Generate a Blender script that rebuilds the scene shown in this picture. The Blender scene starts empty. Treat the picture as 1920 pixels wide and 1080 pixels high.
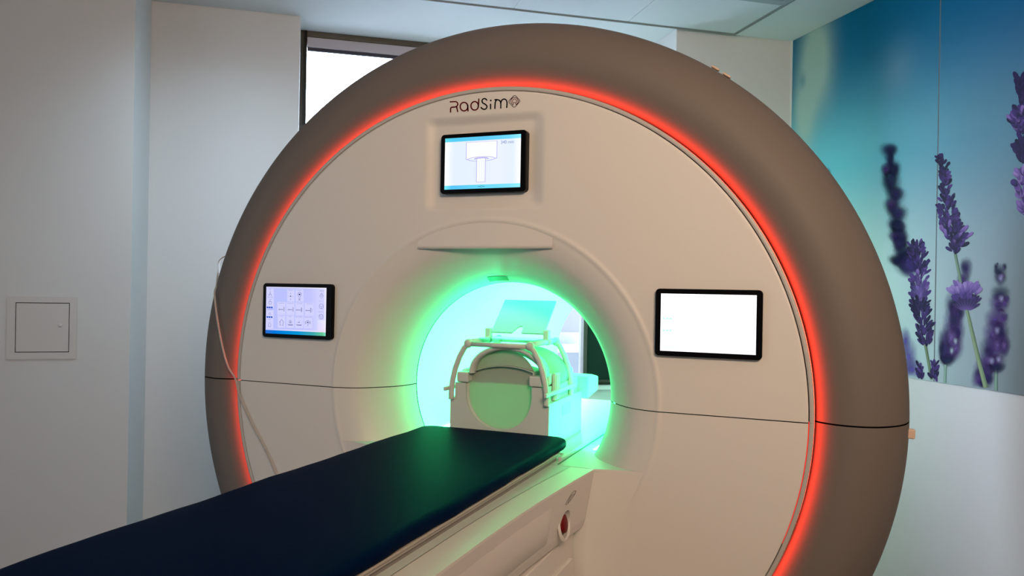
import bpy, bmesh, math, random
from mathutils import Vector, Matrix
random.seed(7)
PI = math.pi
C = bpy.context.scene.collection
S = 0.85            # metres per building unit
ZH = 1.05           # height of the bore axis above the floor
def W(p): return Vector((p[0]*S, p[1]*S, p[2]*S+ZH))

# ---------------------------------------------------------------- camera
CP = (1.00867, -2.28259, .36001)
RR = [(.9284, .3711, .0172), (-.0160, -.0061, .9999), (-.3712, .9286, -.0003)]
F = 1445.4
def ray(u, v):
    a, b = (u-960)/F, (540-v)/F
    return [a*RR[0][i]+b*RR[1][i]+RR[2][i] for i in range(3)]
def onpl(u, v, n, k):      # point of the plane n.X = k seen at a photo pixel (for measuring flat artwork)
    d = ray(u, v); t = (k-sum(n[i]*CP[i] for i in range(3)))/sum(n[i]*d[i] for i in range(3))
    return [CP[i]+d[i]*t for i in range(3)]
cam = bpy.data.cameras.new('camera'); co = bpy.data.objects.new('camera', cam); C.objects.link(co)
r_, u_, f_ = [Vector(q).normalized() for q in RR]
co.matrix_world = Matrix(((r_[0], u_[0], -f_[0], CP[0]*S), (r_[1], u_[1], -f_[1], CP[1]*S), (r_[2], u_[2], -f_[2], CP[2]*S+ZH), (0, 0, 0, 1)))
cam.sensor_width = 36; cam.lens = F/1920*36; cam.clip_start = .02; cam.clip_end = 500
bpy.context.scene.camera = co

PH = .64143
CA, SA = math.cos(PH), math.sin(PH)
def RM(a, m, z): return (a*CA-m*SA, a*SA+m*CA, z)
AV, MV = (CA, SA, 0), (-SA, CA, 0)

# ---------------------------------------------------------------- materials
def srgb(c): return tuple((v/255/12.92 if v/255 <= .04045 else ((v/255+.055)/1.055)**2.4) for v in c)
MATS = {}
def mat(name, col, rough=.5, metal=0, spec=.5, emit=None, es=0, bump=0, bscale=200, var=0, coat=0):
    if name in MATS: return MATS[name]
    m = bpy.data.materials.new(name); m.use_nodes = True
    nt = m.node_tree; b = nt.nodes['Principled BSDF']
    b.inputs['Base Color'].default_value = (*col, 1); b.inputs['Roughness'].default_value = rough
    b.inputs['Metallic'].default_value = metal; b.inputs['Specular IOR Level'].default_value = spec
    b.inputs['Coat Weight'].default_value = coat
    if emit: b.inputs['Emission Color'].default_value = (*emit, 1); b.inputs['Emission Strength'].default_value = es
    tc = nt.nodes.new('ShaderNodeTexCoord')
    if bump:
        n = nt.nodes.new('ShaderNodeTexNoise'); n.inputs['Scale'].default_value = bscale; n.inputs['Detail'].default_value = 3
        nt.links.new(tc.outputs['Object'], n.inputs['Vector'])
        bp = nt.nodes.new('ShaderNodeBump'); bp.inputs['Strength'].default_value = bump; bp.inputs['Distance'].default_value = .001
        nt.links.new(n.outputs['Fac'], bp.inputs['Height']); nt.links.new(bp.outputs['Normal'], b.inputs['Normal'])
    if var:
        n2 = nt.nodes.new('ShaderNodeTexNoise'); n2.inputs['Scale'].default_value = 1.7; n2.inputs['Detail'].default_value = 2
        nt.links.new(tc.outputs['Object'], n2.inputs['Vector'])
        mx = nt.nodes.new('ShaderNodeMix'); mx.data_type = 'RGBA'
        mx.inputs[6].default_value = (*[c*(1-var) for c in col], 1); mx.inputs[7].default_value = (*[min(1, c*(1+var)) for c in col], 1)
        nt.links.new(n2.outputs['Fac'], mx.inputs[0]); nt.links.new(mx.outputs[2], b.inputs['Base Color'])
    MATS[name] = m; return m
def colmat(name, strength=None, alpha=False, rough=.55):     # colour comes from the mesh's own print / screen colours
    if name in MATS: return MATS[name]
    m = bpy.data.materials.new(name); m.use_nodes = True; nt = m.node_tree; b = nt.nodes['Principled BSDF']
    at = nt.nodes.new('ShaderNodeVertexColor'); at.layer_name = 'Col'
    if strength:
        em = nt.nodes.new('ShaderNodeEmission'); em.inputs['Strength'].default_value = strength
        nt.links.new(at.outputs['Color'], em.inputs['Color']); nt.links.new(em.outputs[0], nt.nodes['Material Output'].inputs[0])
    else:
        nt.links.new(at.outputs['Color'], b.inputs['Base Color']); b.inputs['Roughness'].default_value = rough; b.inputs['Specular IOR Level'].default_value = .08
        if alpha: nt.links.new(at.outputs['Alpha'], b.inputs['Alpha'])
    MATS[name] = m; return m
WHITE = mat('painted_plaster', (.63, .635, .64), .9, spec=.2, bump=.12, bscale=260, var=.015)
CEIL = mat('ceiling_paint', (.66, .67, .68), .95, spec=.2, bump=.08, bscale=260)
TILE = mat('ceiling_tile_metal', (.62, .63, .65), .8, spec=.3, bump=.05, bscale=500)
FLOORM = mat('grey_vinyl_floor', (.33, .33, .34), .5, bump=.05, bscale=90, var=.1)
FACE = mat('warm_white_enamel', (.62, .60, .575), .42, spec=.35, bump=.05, bscale=700)
SHELL = mat('taupe_grey_enamel', (.140, .121, .110), .6, spec=.25, bump=.12, bscale=600)
TRIMM = mat('grey_trim_enamel', (.42, .40, .38), .45)
DARK = mat('dark_gap', (.01, .009, .008), .8)
BLACK = mat('black_glass', (.0025, .0025, .0035), .3, spec=.06)
BRONZE = mat('dark_bronze_aluminium', (.055, .050, .040), .45, metal=.2)
BLIND = mat('blind_cassette', (.42, .39, .43), .6)
MATTR = mat('navy_vinyl', (.0002, .0062, .030), .5, spec=.008, bump=.25, bscale=40)
BOARD = mat('grey_board', (.36, .33, .30), .5)
COIL = mat('white_coil_plastic', (.50, .56, .53), .45, spec=.3)
COILD = mat('grey_coil_plastic', (.40, .40, .37), .5)
REDB = mat('red_button', (.13, .002, .004), .45, spec=.2)
CABLE = mat('pale_cable', (.42, .40, .38), .35)
LINER = mat('bore_liner', (.38, .50, .36), .45, emit=(.05, 1, .22), es=1)
GREENL = mat('green_led', (.1, .1, .1), .5, emit=(.02, 1, .42), es=90)
REDL = mat('red_led', (.1, .02, .02), .5, emit=(1, .045, .022), es=14)
REDD = mat('red_leak_glow', (.1, .02, .02), .5, emit=(1, .02, .015), es=.9)
INKR = mat('ink_dark_red', srgb((80, 0, 8)), .6, spec=.08)
INKK = mat('ink_black', srgb((10, 8, 16)), .6, spec=.08)
MIRR = mat('mirror_back_plastic', (.40, .54, .56), .4, spec=.2)
CLEAR = None

# ---------------------------------------------------------------- building blocks
ORG = {}
class MB:
    """collects geometry given in building units"""
    def __init__(s): s.v = []; s.f = []; s.c = []; s.mi = []; s.sm = []
    def add(s, vs, fs, sm=True, mi=0, col=None):
        o = len(s.v); s.v += [tuple(p) for p in vs]
        for f in fs: s.f.append(tuple(i+o for i in f)); s.sm.append(sm); s.mi.append(mi)
        if col is not None:
            if isinstance(col, list): s.c += col
            else: s.c += [col]*len(vs)
        elif s.c or True: s.c += [(1, 1, 1, 1)]*len(vs)
    def grid(s, rows, closed=False, sm=True, flip=False, cap=False):
        n = len(rows[0]); vs = [p for r in rows for p in r]; fs = []
        for i in range(len(rows)-1):
            for j in range(n if closed else n-1):
                k = (j+1) % n; q = (i*n+j, i*n+k, (i+1)*n+k, (i+1)*n+j); fs.append(q[::-1] if flip else q)
        if cap: fs.append(tuple(range(n))[::-1] if not flip else tuple(range(n))); fs.append(tuple((len(rows)-1)*n+i for i in range(n)) if not flip else tuple((len(rows)-1)*n+i for i in range(n))[::-1])
        s.add(vs, fs, sm)
    def box(s, c, h, fr=None, sm=False):     # centre, half sizes, optional frame fn
        vs = []
        for dx in (-1, 1):
            for dy in (-1, 1):
                for dz in (-1, 1):
                    p = (c[0]+dx*h[0], c[1]+dy*h[1], c[2]+dz*h[2]); vs.append(fr(*p) if fr else p)
        s.add(vs, [(0, 1, 3, 2), (4, 6, 7, 5), (0, 4, 5, 1), (2, 3, 7, 6), (0, 2, 6, 4), (1, 5, 7, 3)], sm)
    def bx(s, a0, a1, b0, b1, c0, c1, fr=None): s.box(((a0+a1)/2, (b0+b1)/2, (c0+c1)/2), (abs(a1-a0)/2, abs(b1-b0)/2, abs(c1-c0)/2), fr)
    def tube(s, pts, r, n=12, cap=True):
        pts = [Vector(p) for p in pts]; rows = []; up = None
        rs = r if isinstance(r, list) else [r]*len(pts)
        for i, p in enumerate(pts):
            t = (pts[min(i+1, len(pts)-1)]-pts[max(i-1, 0)]).normalized()
            if up is None: up = Vector((0, 0, 1)) if abs(t.z) < .9 else Vector((1, 0, 0))
            x = t.cross(up).normalized(); up = x.cross(t).normalized()
            rows.append([tuple(p+x*(math.cos(k*2*PI/n)*rs[i])+up*(math.sin(k*2*PI/n)*rs[i])) for k in range(n)])
        s.grid(rows, True, cap=cap)
    def prism(s, poly, fn, t0, t1, sm=False):   # closed outline (p,q) extruded; fn(p,q,t)->xyz
        n = len(poly); a = [fn(p, q, t0) for p, q in poly]; b = [fn(p, q, t1) for p, q in poly]
        s.add(a+b, [tuple(range(n))[::-1], tuple(range(n, 2*n))]+[(i, (i+1) % n, n+(i+1) % n, n+i) for i in range(n)], sm)
    def lathe(s, prof, org, ax, n=32):          # prof (r,h) about axis ax from org
        ax = Vector(ax).normalized(); e = Vector((0, 0, 1)) if abs(ax.z) < .9 else Vector((1, 0, 0))
        x = ax.cross(e).normalized(); y = ax.cross(x); o = Vector(org)
        rows = [[tuple(o+ax*h+x*(r*math.cos(k*2*PI/n))+y*(r*math.sin(k*2*PI/n))) for k in range(n)] for r, h in prof]
        s.grid(rows, True)
    def sphere(s, c, r, n=16):
        s.lathe([(max(1e-5, r*math.sin(PI*i/10)), -r*math.cos(PI*i/10)) for i in range(11)], c, (0, 0, 1), n)
    def build(s, name, m, parent=None, bevel=0, bseg=3, auto=None, weld=True, solid=0):
        me = bpy.data.meshes.new(name)
        org = ORG.get(parent.name, Vector((0, 0, 0))) if parent else Vector((0, 0, 0))
        me.from_pydata([W(p)-org for p in s.v], [], s.f)
        for mm in (m if isinstance(m, (list, tuple)) else [m]): me.materials.append(mm)
        for i, p in enumerate(me.polygons): p.use_smooth = s.sm[i]; p.material_index = s.mi[i]
        if any(c != (1, 1, 1, 1) for c in s.c):
            ca = me.color_attributes.new('Col', 'FLOAT_COLOR', 'POINT')
            for i, c in enumerate(s.c): ca.data[i].color = c
            weld = False
        bm = bmesh.new(); bm.from_mesh(me)
        if weld: bmesh.ops.remove_doubles(bm, verts=bm.verts, dist=1e-5)
        if weld: bmesh.ops.recalc_face_normals(bm, faces=bm.faces)
        bm.to_mesh(me); bm.free()
        if bevel:
            o0 = bpy.data.objects.new(name, me); C.objects.link(o0)
            md = o0.modifiers.new('b', 'BEVEL'); md.width = bevel*S; md.segments = bseg; md.limit_method = 'ANGLE'; md.angle_limit = .6; md.harden_normals = False
            for p in me.polygons: p.use_smooth = True
            o = o0
            w = o.modifiers.new('w', 'WEIGHTED_NORMAL'); w.keep_sharp = True
        else:
            o = bpy.data.objects.new(name, me); C.objects.link(o)
        if parent:
            o.parent = parent; o.matrix_parent_inverse = Matrix.Identity(4); ORG[o.name] = org
        return o
def empty(name, loc, label, cat, group=None):
    o = bpy.data.objects.new(name, None); C.objects.link(o); o.location = W(loc)
    o.empty_display_size = .05; ORG[o.name] = W(loc)
    o['label'] = label; o['category'] = cat
    if group: o['group'] = group
    return o
def sub(name, parent):       # group level inside a thing
    o = bpy.data.objects.new(name, None); C.objects.link(o); o.parent = parent; o.empty_display_size = .03
    return o
def struct(o, label=None, cat=None):
    o['kind'] = 'structure'
    if label: o['label'] = label
    if cat: o['category'] = cat
    return o
def sstep(a, b, x):
    t = max(0, min(1, (x-a)/(b-a))); return t*t*(3-2*t)
def lerp(P, x):
    if x <= P[0][0]: return P[0][1]
    for i in range(len(P)-1):
        if x <= P[i+1][0]:
            t = (x-P[i][0])/(P[i+1][0]-P[i][0]); return P[i][1]*(1-t)+P[i+1][1]*t
    return P[-1][1]
def cr(P, x):                # smooth monotone-ish interpolation
    if x <= P[0][0]: return P[0][1]
    n = len(P)
    for i in range(n-1):
        if x <= P[i+1][0]:
            def sl(k):
                if k <= 0: return (P[1][1]-P[0][1])/(P[1][0]-P[0][0])
                if k >= n-1: return (P[-1][1]-P[-2][1])/(P[-1][0]-P[-2][0])
                a = (P[k][1]-P[k-1][1])/(P[k][0]-P[k-1][0]); b = (P[k+1][1]-P[k][1])/(P[k+1][0]-P[k][0])
                return 0 if a*b <= 0 else 2*a*b/(a+b)
            h = P[i+1][0]-P[i][0]; t = (x-P[i][0])/h
            return (2*t**3-3*t*t+1)*P[i][1]+(t**3-2*t*t+t)*h*sl(i)+(-2*t**3+3*t*t)*P[i+1][1]+(t**3-t*t)*h*sl(i+1)
    return P[-1][1]

ZF = -ZH/S     # floor in units (-1.2353)
ZC = 2.0       # ceiling

# ---------------------------------------------------------------- room
A0, A1 = -3.3, 2.486
M0 = -4.3
b = MB(); b.bx(A0-.2, A1+.2, M0-.2, 3.0, ZF-.1, ZF, RM); struct(b.build('floor', FLOORM), 'dark grey vinyl floor of the scanner room', 'floor')
b = MB(); b.bx(A0-.2, A1+.2, M0-.2, 3.0, ZC, ZC+.15, RM)
ceil = struct(b.build('ceiling', CEIL), 'smooth pale plaster ceiling above the scanner', 'ceiling')
# back wall: left pier, wall under the window, right pier
b = MB()
b.prism([(-1.455, 2.47), (-.617, 2.47), (-.617, 2.73), (1.655, 2.73), (1.655, 1.965), (A1+.2, 1.965), (A1+.2, 3.0), (-1.455, 3.0)], lambda a, m, z: RM(a, m, z), ZF, -.323)
b.prism([(-1.455, 2.47), (-.617, 2.47), (-.617, 3.0), (-1.455, 3.0)], lambda a, m, z: RM(a, m, z), -.323, ZC)
b.prism([(1.655, 1.965), (A1+.2, 1.965), (A1+.2, 3.0), (1.655, 3.0)], lambda a, m, z: RM(a, m, z), -.323, ZC)
struct(b.build('wall_back', WHITE, weld=False), 'white back wall with piers either side of the tall window', 'wall')
b = MB(); b.bx(A0-.2, -1.455, 2.04, 3.0, ZF, ZC, RM)
wl = struct(b.build('wall_left', WHITE), 'white projecting wall at the left with a square access panel', 'wall')
b = MB(); b.bx(A1, A1+.2, M0-.2, 1.965, ZF, ZC, RM)
struct(b.build('wall_right', WHITE), 'white side wall at the right carrying the lavender mural', 'wall')
b = MB(); b.bx(A0-.2, A0, M0-.2, 2.04, ZF, ZC, RM); struct(b.build('wall_side', WHITE), 'white wall behind the foot of the table', 'wall')
b = MB(); b.bx(A0, A1, M0-.2, M0, ZF, ZC, RM); struct(b.build('wall_front', WHITE), 'white wall opposite the window', 'wall')
# thin corner bead between back wall and mural
b = MB(); b.bx(A1-.012, A1, 1.95, 1.965, ZF, ZC, RM); struct(b.build('trim_1', CEIL), 'thin white corner bead beside the mural', 'trim')

# ceiling tile field with edge trim
b = MB()
def trimrun(b, p0, p1, inw):      # two thin ribs following the edge
    for off, w, zb in ((0, .006, .012), (.014, .005, .007)):
        q = [(p0[0]+inw[0]*off, p0[1]+inw[1]*off), (p1[0]+inw[0]*off, p1[1]+inw[1]*off)]
        a0, a1 = sorted((q[0][0], q[1][0])); m0, m1 = sorted((q[0][1], q[1][1]))
        b.bx(a0-w*abs(inw[0])/2-(.0 if inw[0] else .0), a1+w*abs(inw[0])/2, m0-w*abs(inw[1])/2, m1+w*abs(inw[1])/2, ZC-zb, ZC+.001, RM)
trimrun(b, (-1.55, 1.945), (2.05, 1.945), (0, -1)); trimrun(b, (2.05, -3.5), (2.05, 1.945), (-1, 0))
tr = b.build('trim_2', mat('grey_edge_profile', (.30, .33, .32), .5)); struct(tr, 'thin grey metal profile around the ceiling tiles', 'trim')
for i in range(5):
    for j in range(3):
        a1 = 2.032-i*.722; m1 = 1.926-j*1.45
        b = MB(); b.bx(a1-.719, a1, m1-1.445, m1, ZC-.006, ZC-.001, RM)
        if i == 0 and j == 0:
            b = MB(); b.bx(a1-.719, a1, m1-.52, m1, ZC-.006, ZC-.001, RM)
        if i == 0 and j == 1: continue
        t = b.build('ceiling_tile', TILE, ceil)
# grey air vent in the corner tile
ev = empty('air_vent', RM(1.68, 1.2, ZC-.01), 'grey framed air vent set in the ceiling tiles, nearest the mural', 'vent')
b = MB(); b.bx(1.34, 2.03, .70, 1.398, ZC-.016, ZC-.001, RM); b.build('vent_frame', mat('vent_grey', (.27, .31, .33), .5), ev)
b = MB()
for k in range(9): b.bx(1.40, 1.97, .76+k*.066, .79+k*.066, ZC-.026, ZC-.014, RM)
b.build('vent_slats', mat('vent_slat', (.20, .22, .24), .5), ev)

# ---------------------------------------------------------------- window
def glassmat():
    m = bpy.data.materials.new('window_glass'); m.use_nodes = True; nt = m.node_tree; nt.nodes.remove(nt.nodes['Principled BSDF'])
    t = nt.nodes.new('ShaderNodeBsdfTransparent'); g = nt.nodes.new('ShaderNodeBsdfGlossy'); g.inputs['Roughness'].default_value = .02
    f = nt.nodes.new('ShaderNodeFresnel'); f.inputs['IOR'].default_value = 1.35; mx = nt.nodes.new('ShaderNodeMixShader')
    t.inputs['Color'].default_value = (.94, .96, .97, 1)
    nt.links.new(f.outputs[0], mx.inputs[0]); nt.links.new(t.outputs[0], mx.inputs[1]); nt.links.new(g.outputs[0], mx.inputs[2])
    nt.links.new(mx.outputs[0], nt.nodes['Material Output'].inputs[0]); return m
GLASS = glassmat()
win = empty('window_1', RM(.5, 2.76, -.32), 'tall dark framed window behind the scanner with a rolled blind at its head', 'window'); win['kind'] = 'structure'
WZ0, WZ1, WM = -.323, 1.999, 2.73
b = MB()
b.bx(-.617, -.578, WM, WM+.10, WZ0, WZ1, RM); b.bx(1.616, 1.655, WM, WM+.10, WZ0, WZ1, RM)
b.bx(-.578, 1.616, WM, WM+.10, WZ1-.037, WZ1, RM); b.bx(-.578, 1.616, WM, WM+.10, WZ0, WZ0+.035, RM)
b.bx(1.356, 1.385, WM+.0, WM+.10, WZ0+.035, WZ1-.037, RM)
b.build('window_frame', BRONZE, win, bevel=.002, bseg=1)
b = MB(); b.bx(1.385, 1.616, WM+.03, WM+.06, WZ0+.035, WZ1-.037, RM); b.build('dark_infill_panel', mat('dark_infill', (.010, .028, .020), .5, spec=.1), win)
b = MB(); b.bx(-.578, 1.356, WM+.05, WM+.056, WZ0+.035, WZ1-.037, RM); b.build('pane', GLASS, win)
b = MB(); b.bx(-.576, 1.355, WM+.005, WM+.046, WZ1-.102, WZ1-.037, RM); b.build('blind_cassette', BLIND, win, bevel=.004)
b = MB(); b.bx(-.574, 1.353, WM+.018, WM+.036, WZ1-.122, WZ1-.102, RM); b.build('blind_bottom_bar', mat('navy_blind', (.006, .010, .035), .5), win)
b = MB(); b.bx(-.617, 1.655, WM-.05, WM+.0, WZ0-.03, WZ0-.001, RM); struct(b.build('trim_3', WHITE, bevel=.003), 'white window sill behind the scanner', 'trim')

# outside
FAC = mat('pale_render', (.028, .028, .036), .8, bump=.2, bscale=2)
FAC2 = mat('white_render', (.040, .039, .041), .8)
GLD = mat('facade_glass', (.05, .055, .075), .3)
def building(name, label, a, m, w, d, h, mm, z0=-4.2, rows=4, cols=6):
    e = empty(name, RM(a, m, z0), label, 'building', None)
    b = MB(); b.bx(a-w/2, a+w/2, m, m+d, z0, z0+h, RM); b.build('facade', mm, e)
    for i in range(cols):
        for j in range(rows):
            x = a-w/2+(i+.5)*w/cols; z = z0+(j+.55)*h/rows
            b = MB(); b.bx(x-w/cols*.28, x+w/cols*.28, m-.02, m+.02, z-h/rows*.22, z+h/rows*.22, RM); b.build('facade_window', GLD, e)
    return e
building('building', 'pale lilac building seen through the bore beyond the window', 3.0, 14, 16, 5, 6.3, FAC, rows=4, cols=13)
building('building', 'low white annexe outside the window, right of the bore opening', 3.75, 9.5, 1.2, 2, 4.35, FAC2, rows=2, cols=1)
building('building', 'low grey shed outside the window, just above the sill', 2.9, 7.2, 2.2, 1.5, 3.72, mat('grey_shed', (.014, .016, .02), .8), rows=1, cols=3)
b = MB(); b.bx(-60, 60, 3.2, 80, -4.4, -4.2, RM); g = b.build('street_ground', mat('street', (.42, .43, .45), .9)); struct(g, 'pale paved ground outside', 'ground')

# ---------------------------------------------------------------- mural
PLN, PLK = AV, A1-.006
def mur(u, v, off=0):        # photo position of a printed detail -> (m, z) on the mural
    p = onpl(u, v, AV, A1-.008); return (p[0]*MV[0]+p[1]*MV[1], p[2])
def muralmat():
    m = bpy.data.materials.new('mural_sky_print'); m.use_nodes = True; nt = m.node_tree; B = nt.nodes['Principled BSDF']; B.inputs['Roughness'].default_value = .5; B.inputs['Specular IOR Level'].default_value = .06
    at = nt.nodes.new('ShaderNodeVertexColor'); at.layer_name = 'Col'
    nt.links.new(at.outputs['Color'], B.inputs['Base Color']); return m
MURAL = muralmat()
def mixc(a, b, t): return tuple(a[i]*(1-t)+b[i]*t for i in range(3))
def gauss(x, y, cx, cy, sx, sy, rot=0):
    dx, dy = x-cx, y-cy; c, s_ = math.cos(rot), math.sin(rot); X = dx*c+dy*s_; Y = -dx*s_+dy*c
    return math.exp(-(X/sx)**2-(Y/sy)**2)
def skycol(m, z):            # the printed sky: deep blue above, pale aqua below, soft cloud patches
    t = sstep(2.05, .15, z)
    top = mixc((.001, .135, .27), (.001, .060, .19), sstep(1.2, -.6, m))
    mid = mixc((.17, .60, .74), (.085, .20, .27), sstep(1.6, .2, m))  # the darker right end also carries light falloff put into the print
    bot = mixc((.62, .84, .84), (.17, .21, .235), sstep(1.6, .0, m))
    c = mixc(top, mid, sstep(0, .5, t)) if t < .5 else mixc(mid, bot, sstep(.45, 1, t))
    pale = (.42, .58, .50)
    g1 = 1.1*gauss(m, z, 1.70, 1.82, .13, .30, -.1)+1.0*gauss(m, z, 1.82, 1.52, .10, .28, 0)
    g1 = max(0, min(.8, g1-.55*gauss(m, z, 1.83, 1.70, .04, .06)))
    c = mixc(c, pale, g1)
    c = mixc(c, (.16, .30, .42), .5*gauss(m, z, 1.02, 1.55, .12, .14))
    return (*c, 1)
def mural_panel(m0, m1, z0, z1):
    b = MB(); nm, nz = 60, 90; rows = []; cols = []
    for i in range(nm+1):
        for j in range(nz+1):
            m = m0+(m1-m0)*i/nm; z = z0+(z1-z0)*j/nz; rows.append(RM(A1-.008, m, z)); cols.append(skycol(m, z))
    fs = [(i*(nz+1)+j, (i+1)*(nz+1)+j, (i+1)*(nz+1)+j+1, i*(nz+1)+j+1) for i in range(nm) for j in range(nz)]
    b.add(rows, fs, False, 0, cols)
    e = (.30, .38, .40, 1)
    vs = [RM(A1-.008, m0, z0), RM(A1-.008, m1, z0), RM(A1-.008, m1, z1), RM(A1-.008, m0, z1)]+[RM(A1, m0, z0), RM(A1, m1, z0), RM(A1, m1, z1), RM(A1, m0, z1)]
    b.add(vs, [(0, 1, 5, 4), (1, 2, 6, 5), (2, 3, 7, 6), (3, 0, 4, 7)], False, 0, e)
    return b
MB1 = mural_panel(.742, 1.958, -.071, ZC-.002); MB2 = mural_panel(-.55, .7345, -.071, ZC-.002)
layer = [0]
def petal(b, cu, cv, ang, ln, wd, c0, c1, a0=1.0, a1=1.0, soft=False, curve=0):
    """one printed floret: centre/base pixel, direction angle (0 = up, + = right), length, width"""
    layer[0] += 1; off = .0085+layer[0]*.0000012
    n = 12; pts = []
    for k in range(n):
        t = k*2*PI/n; x = wd/2*math.sin(t)*(1-.25*math.cos(t)); y = ln/2*(1-math.cos(t))
        x += curve*(y/ln)**2*ln
        pts.append((cu+x*math.cos(ang)+y*math.sin(ang), cv-y*math.cos(ang)+x*math.sin(ang)))
    cu2 = sum(p[0] for p in pts)/n; cv2 = sum(p[1] for p in pts)/n
    def P3(u, v):
        m, z = mur(u, v); m = max(-.54, min(1.95, m)); z = max(-.070, z); return RM(A1-off, m, z)
    vs = [P3(cu2, cv2)]+[P3(*p) for p in pts]
    base = (*c0, a0); rim = (*c1, 0.0 if soft else a1)
    cols = [base]+[((*mixc(c0, c1, .5+.5*math.cos(k*2*PI/n)), rim[3])) for k in range(n)]
    b.add(vs, [(0, 1+(k+1) % n, 1+k) for k in range(n)], False, 1, cols)
def stem(b, pts, w, c, soft=False):
    layer[0] += 1; off = .0085+layer[0]*.0000012
    def P3(u, v):
        m, z = mur(u, v); return RM(A1-off, m, max(-.070, z))
    L = []
    for i, (u, v) in enumerate(pts):
        q = pts[min(i+1, len(pts)-1)]; p = pts[max(i-1, 0)]; dx, dy = q[0]-p[0], q[1]-p[1]; n = math.hypot(dx, dy); nx, ny = -dy/n, dx/n
        ws = w if not isinstance(w, list) else w[i]
        L.append([(u+nx*ws*k, v+ny*ws*k) for k in (-1, -.35, .35, 1)])
    vs = [P3(*p) for r in L for p in r]; a = 0. if soft else 1.
    cols = [(*mixc(c, (.02, .07, .06), .55), a), (*c, 1), (*mixc(c, (.5, .6, .4), .25), 1), (*c, a)]*len(L)
    fs = [(i*4+j, i*4+j+1, i*4+j+5, i*4+j+4) for i in range(len(L)-1) for j in range(3)]
    b.add(vs, fs, False, 1, cols)
DP = [(.010, .006, .045), (.018, .009, .065), (.006, .005, .03), (.030, .014, .10)]
MP = [(.060, .030, .17), (.085, .042, .21), (.045, .024, .14)]
LP = [(.20, .12, .36), (.15, .09, .30), (.26, .18, .42)]
def spike(b, axis, halfw, n, pal, ln=(9, 15), wd=(4.5, 7), soft=False, alpha=1., up=.75):
    """many florets along an axis polyline (u,v); halfw = list of half widths"""
    for k in range(n):
        t = 1-k/n     # draw from the bottom up
        t = min(.9999, max(0, t+random.uniform(-.02, .02))); i = t*(len(axis)-1); i0 = int(i); f = i-i0
        u = axis[i0][0]*(1-f)+axis[i0+1][0]*f; v = axis[i0][1]*(1-f)+axis[i0+1][1]*f; hw = halfw[i0]*(1-f)+halfw[i0+1]*f
        s = random.uniform(-1, 1); l = random.uniform(*ln); w = random.uniform(*wd)
        c = random.choice(pal); c2 = random.choice(pal)
        petal(b, u+s*max(0, hw-l*.45), v+random.uniform(-3, 3)+l*.3, s*up+random.uniform(-.25, .25), l, w, c, mixc(c2, (0, 0, .01), .3), alpha, 1, soft)
def blob(b, u, v, w, h, c, a=.9, ang=0): petal(b, u-math.sin(ang)*h/2, v+h/2*math.cos(ang), ang, h, w, c, c, a, 1, True)
BD = [(.006, .010, .07), (.014, .009, .09), (.004, .009, .055)]
BM = [(.055, .022, .16), (.075, .03, .19), (.032, .016, .12)]
# soft background spike, left
for (u, v, w, h) in [(1667, 283, 34, 30), (1668, 303, 17, 28), (1664, 322, 26, 30), (1679, 318, 22, 36), (1671, 345, 36, 44), (1680, 368, 36, 34), (1672, 388, 30, 34), (1684, 402, 36, 36), (1677, 422, 28, 30), (1688, 430, 26, 28), (1682, 443, 34, 26), (1692, 448, 26, 30), (1686, 462, 26, 32), (1696, 482, 40, 40), (1681, 488, 32, 22), (1702, 502, 46, 34), (1708, 478, 34, 44)]:
    blob(MB1, u, v, w*1.25, h*1.25, random.choice(BD), .95); blob(MB1, u+random.uniform(-4, 4), v+random.uniform(-5, 5), w*.8, h*.9, random.choice(BD+BM[:1]), .95)
blob(MB1, 1553, 326, 12, 26, (.02, .03, .2), .9)
# small violet haze at the foot of the print
for (u, v, w, h) in [(1704, 670, 36, 80), (1710, 694, 44, 50), (1698, 640, 22, 60)]: blob(MB1, u, v, w, h, (.10, .06, .34), .8)
# second spike, in focus
spike(MB1, [(1716, 456), (1722, 480), (1722, 512)], [14, 20, 18], 70, DP+MP, (12, 19), (4, 7))
for (u, v, w, h) in [(1706, 500, 44, 50), (1724, 550, 34, 60)]: blob(MB1, u, v, w, h, (.05, .03, .2), .8)
stem(MB1, [(1734, 640), (1741, 678), (1747, 712)], 2.6, (.10, .16, .08))
spike(MB1, [(1722, 512), (1726, 540), (1724, 565)], [17, 17, 18], 60, MP+LP[:1]+DP[:1], (12, 20), (5, 8))
blob(MB1, 1724, 548, 34, 44, (.20, .14, .46), .6)
spike(MB1, [(1724, 565), (1728, 590)], [17, 17], 40, DP, (11, 17), (4, 7)); spike(MB1, [(1728, 592), (1734, 622), (1737, 645)], [14, 24, 10], 60, MP+DP, (13, 19), (4, 6.5))
for (u, v) in [(1724, 697), (1729, 703), (1748, 700), (1757, 705), (1752, 690)]: spike(MB1, [(u, v-12), (u, v+6)], [7, 5], 7, MP+DP, (11, 17), (4, 6))
# mid soft spike right of the seam
for (u, v, w, h) in [(1812, 505, 22, 44), (1806, 528, 22, 34), (1798, 550, 26, 44), (1788, 575, 30, 54), (1797, 590, 26, 50), (1786, 610, 32, 60), (1797, 625, 24, 44), (1780, 640, 34, 60), (1791, 655, 30, 44), (1777, 668, 34, 40), (1770, 650, 20, 60)]:
    blob(MB2, u, v, w*1.25, h*1.2, random.choice(BM), .9); blob(MB2, u+random.uniform(-5, 5), v+random.uniform(-8, 8), w*.7, h*.6, random.choice(BM+LP[:2]+BD), .8)
blob(MB2, 1777, 676, 34, 24, BD[2], .9); stem(MB2, [(1773, 684), (1772, 722)], 3.2, (.18, .32, .26), True)
for (u, v) in [(1792, 640), (1785, 658)]: blob(MB2, u, v, 10, 16, (.42, .50, .60), .8)
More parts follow.
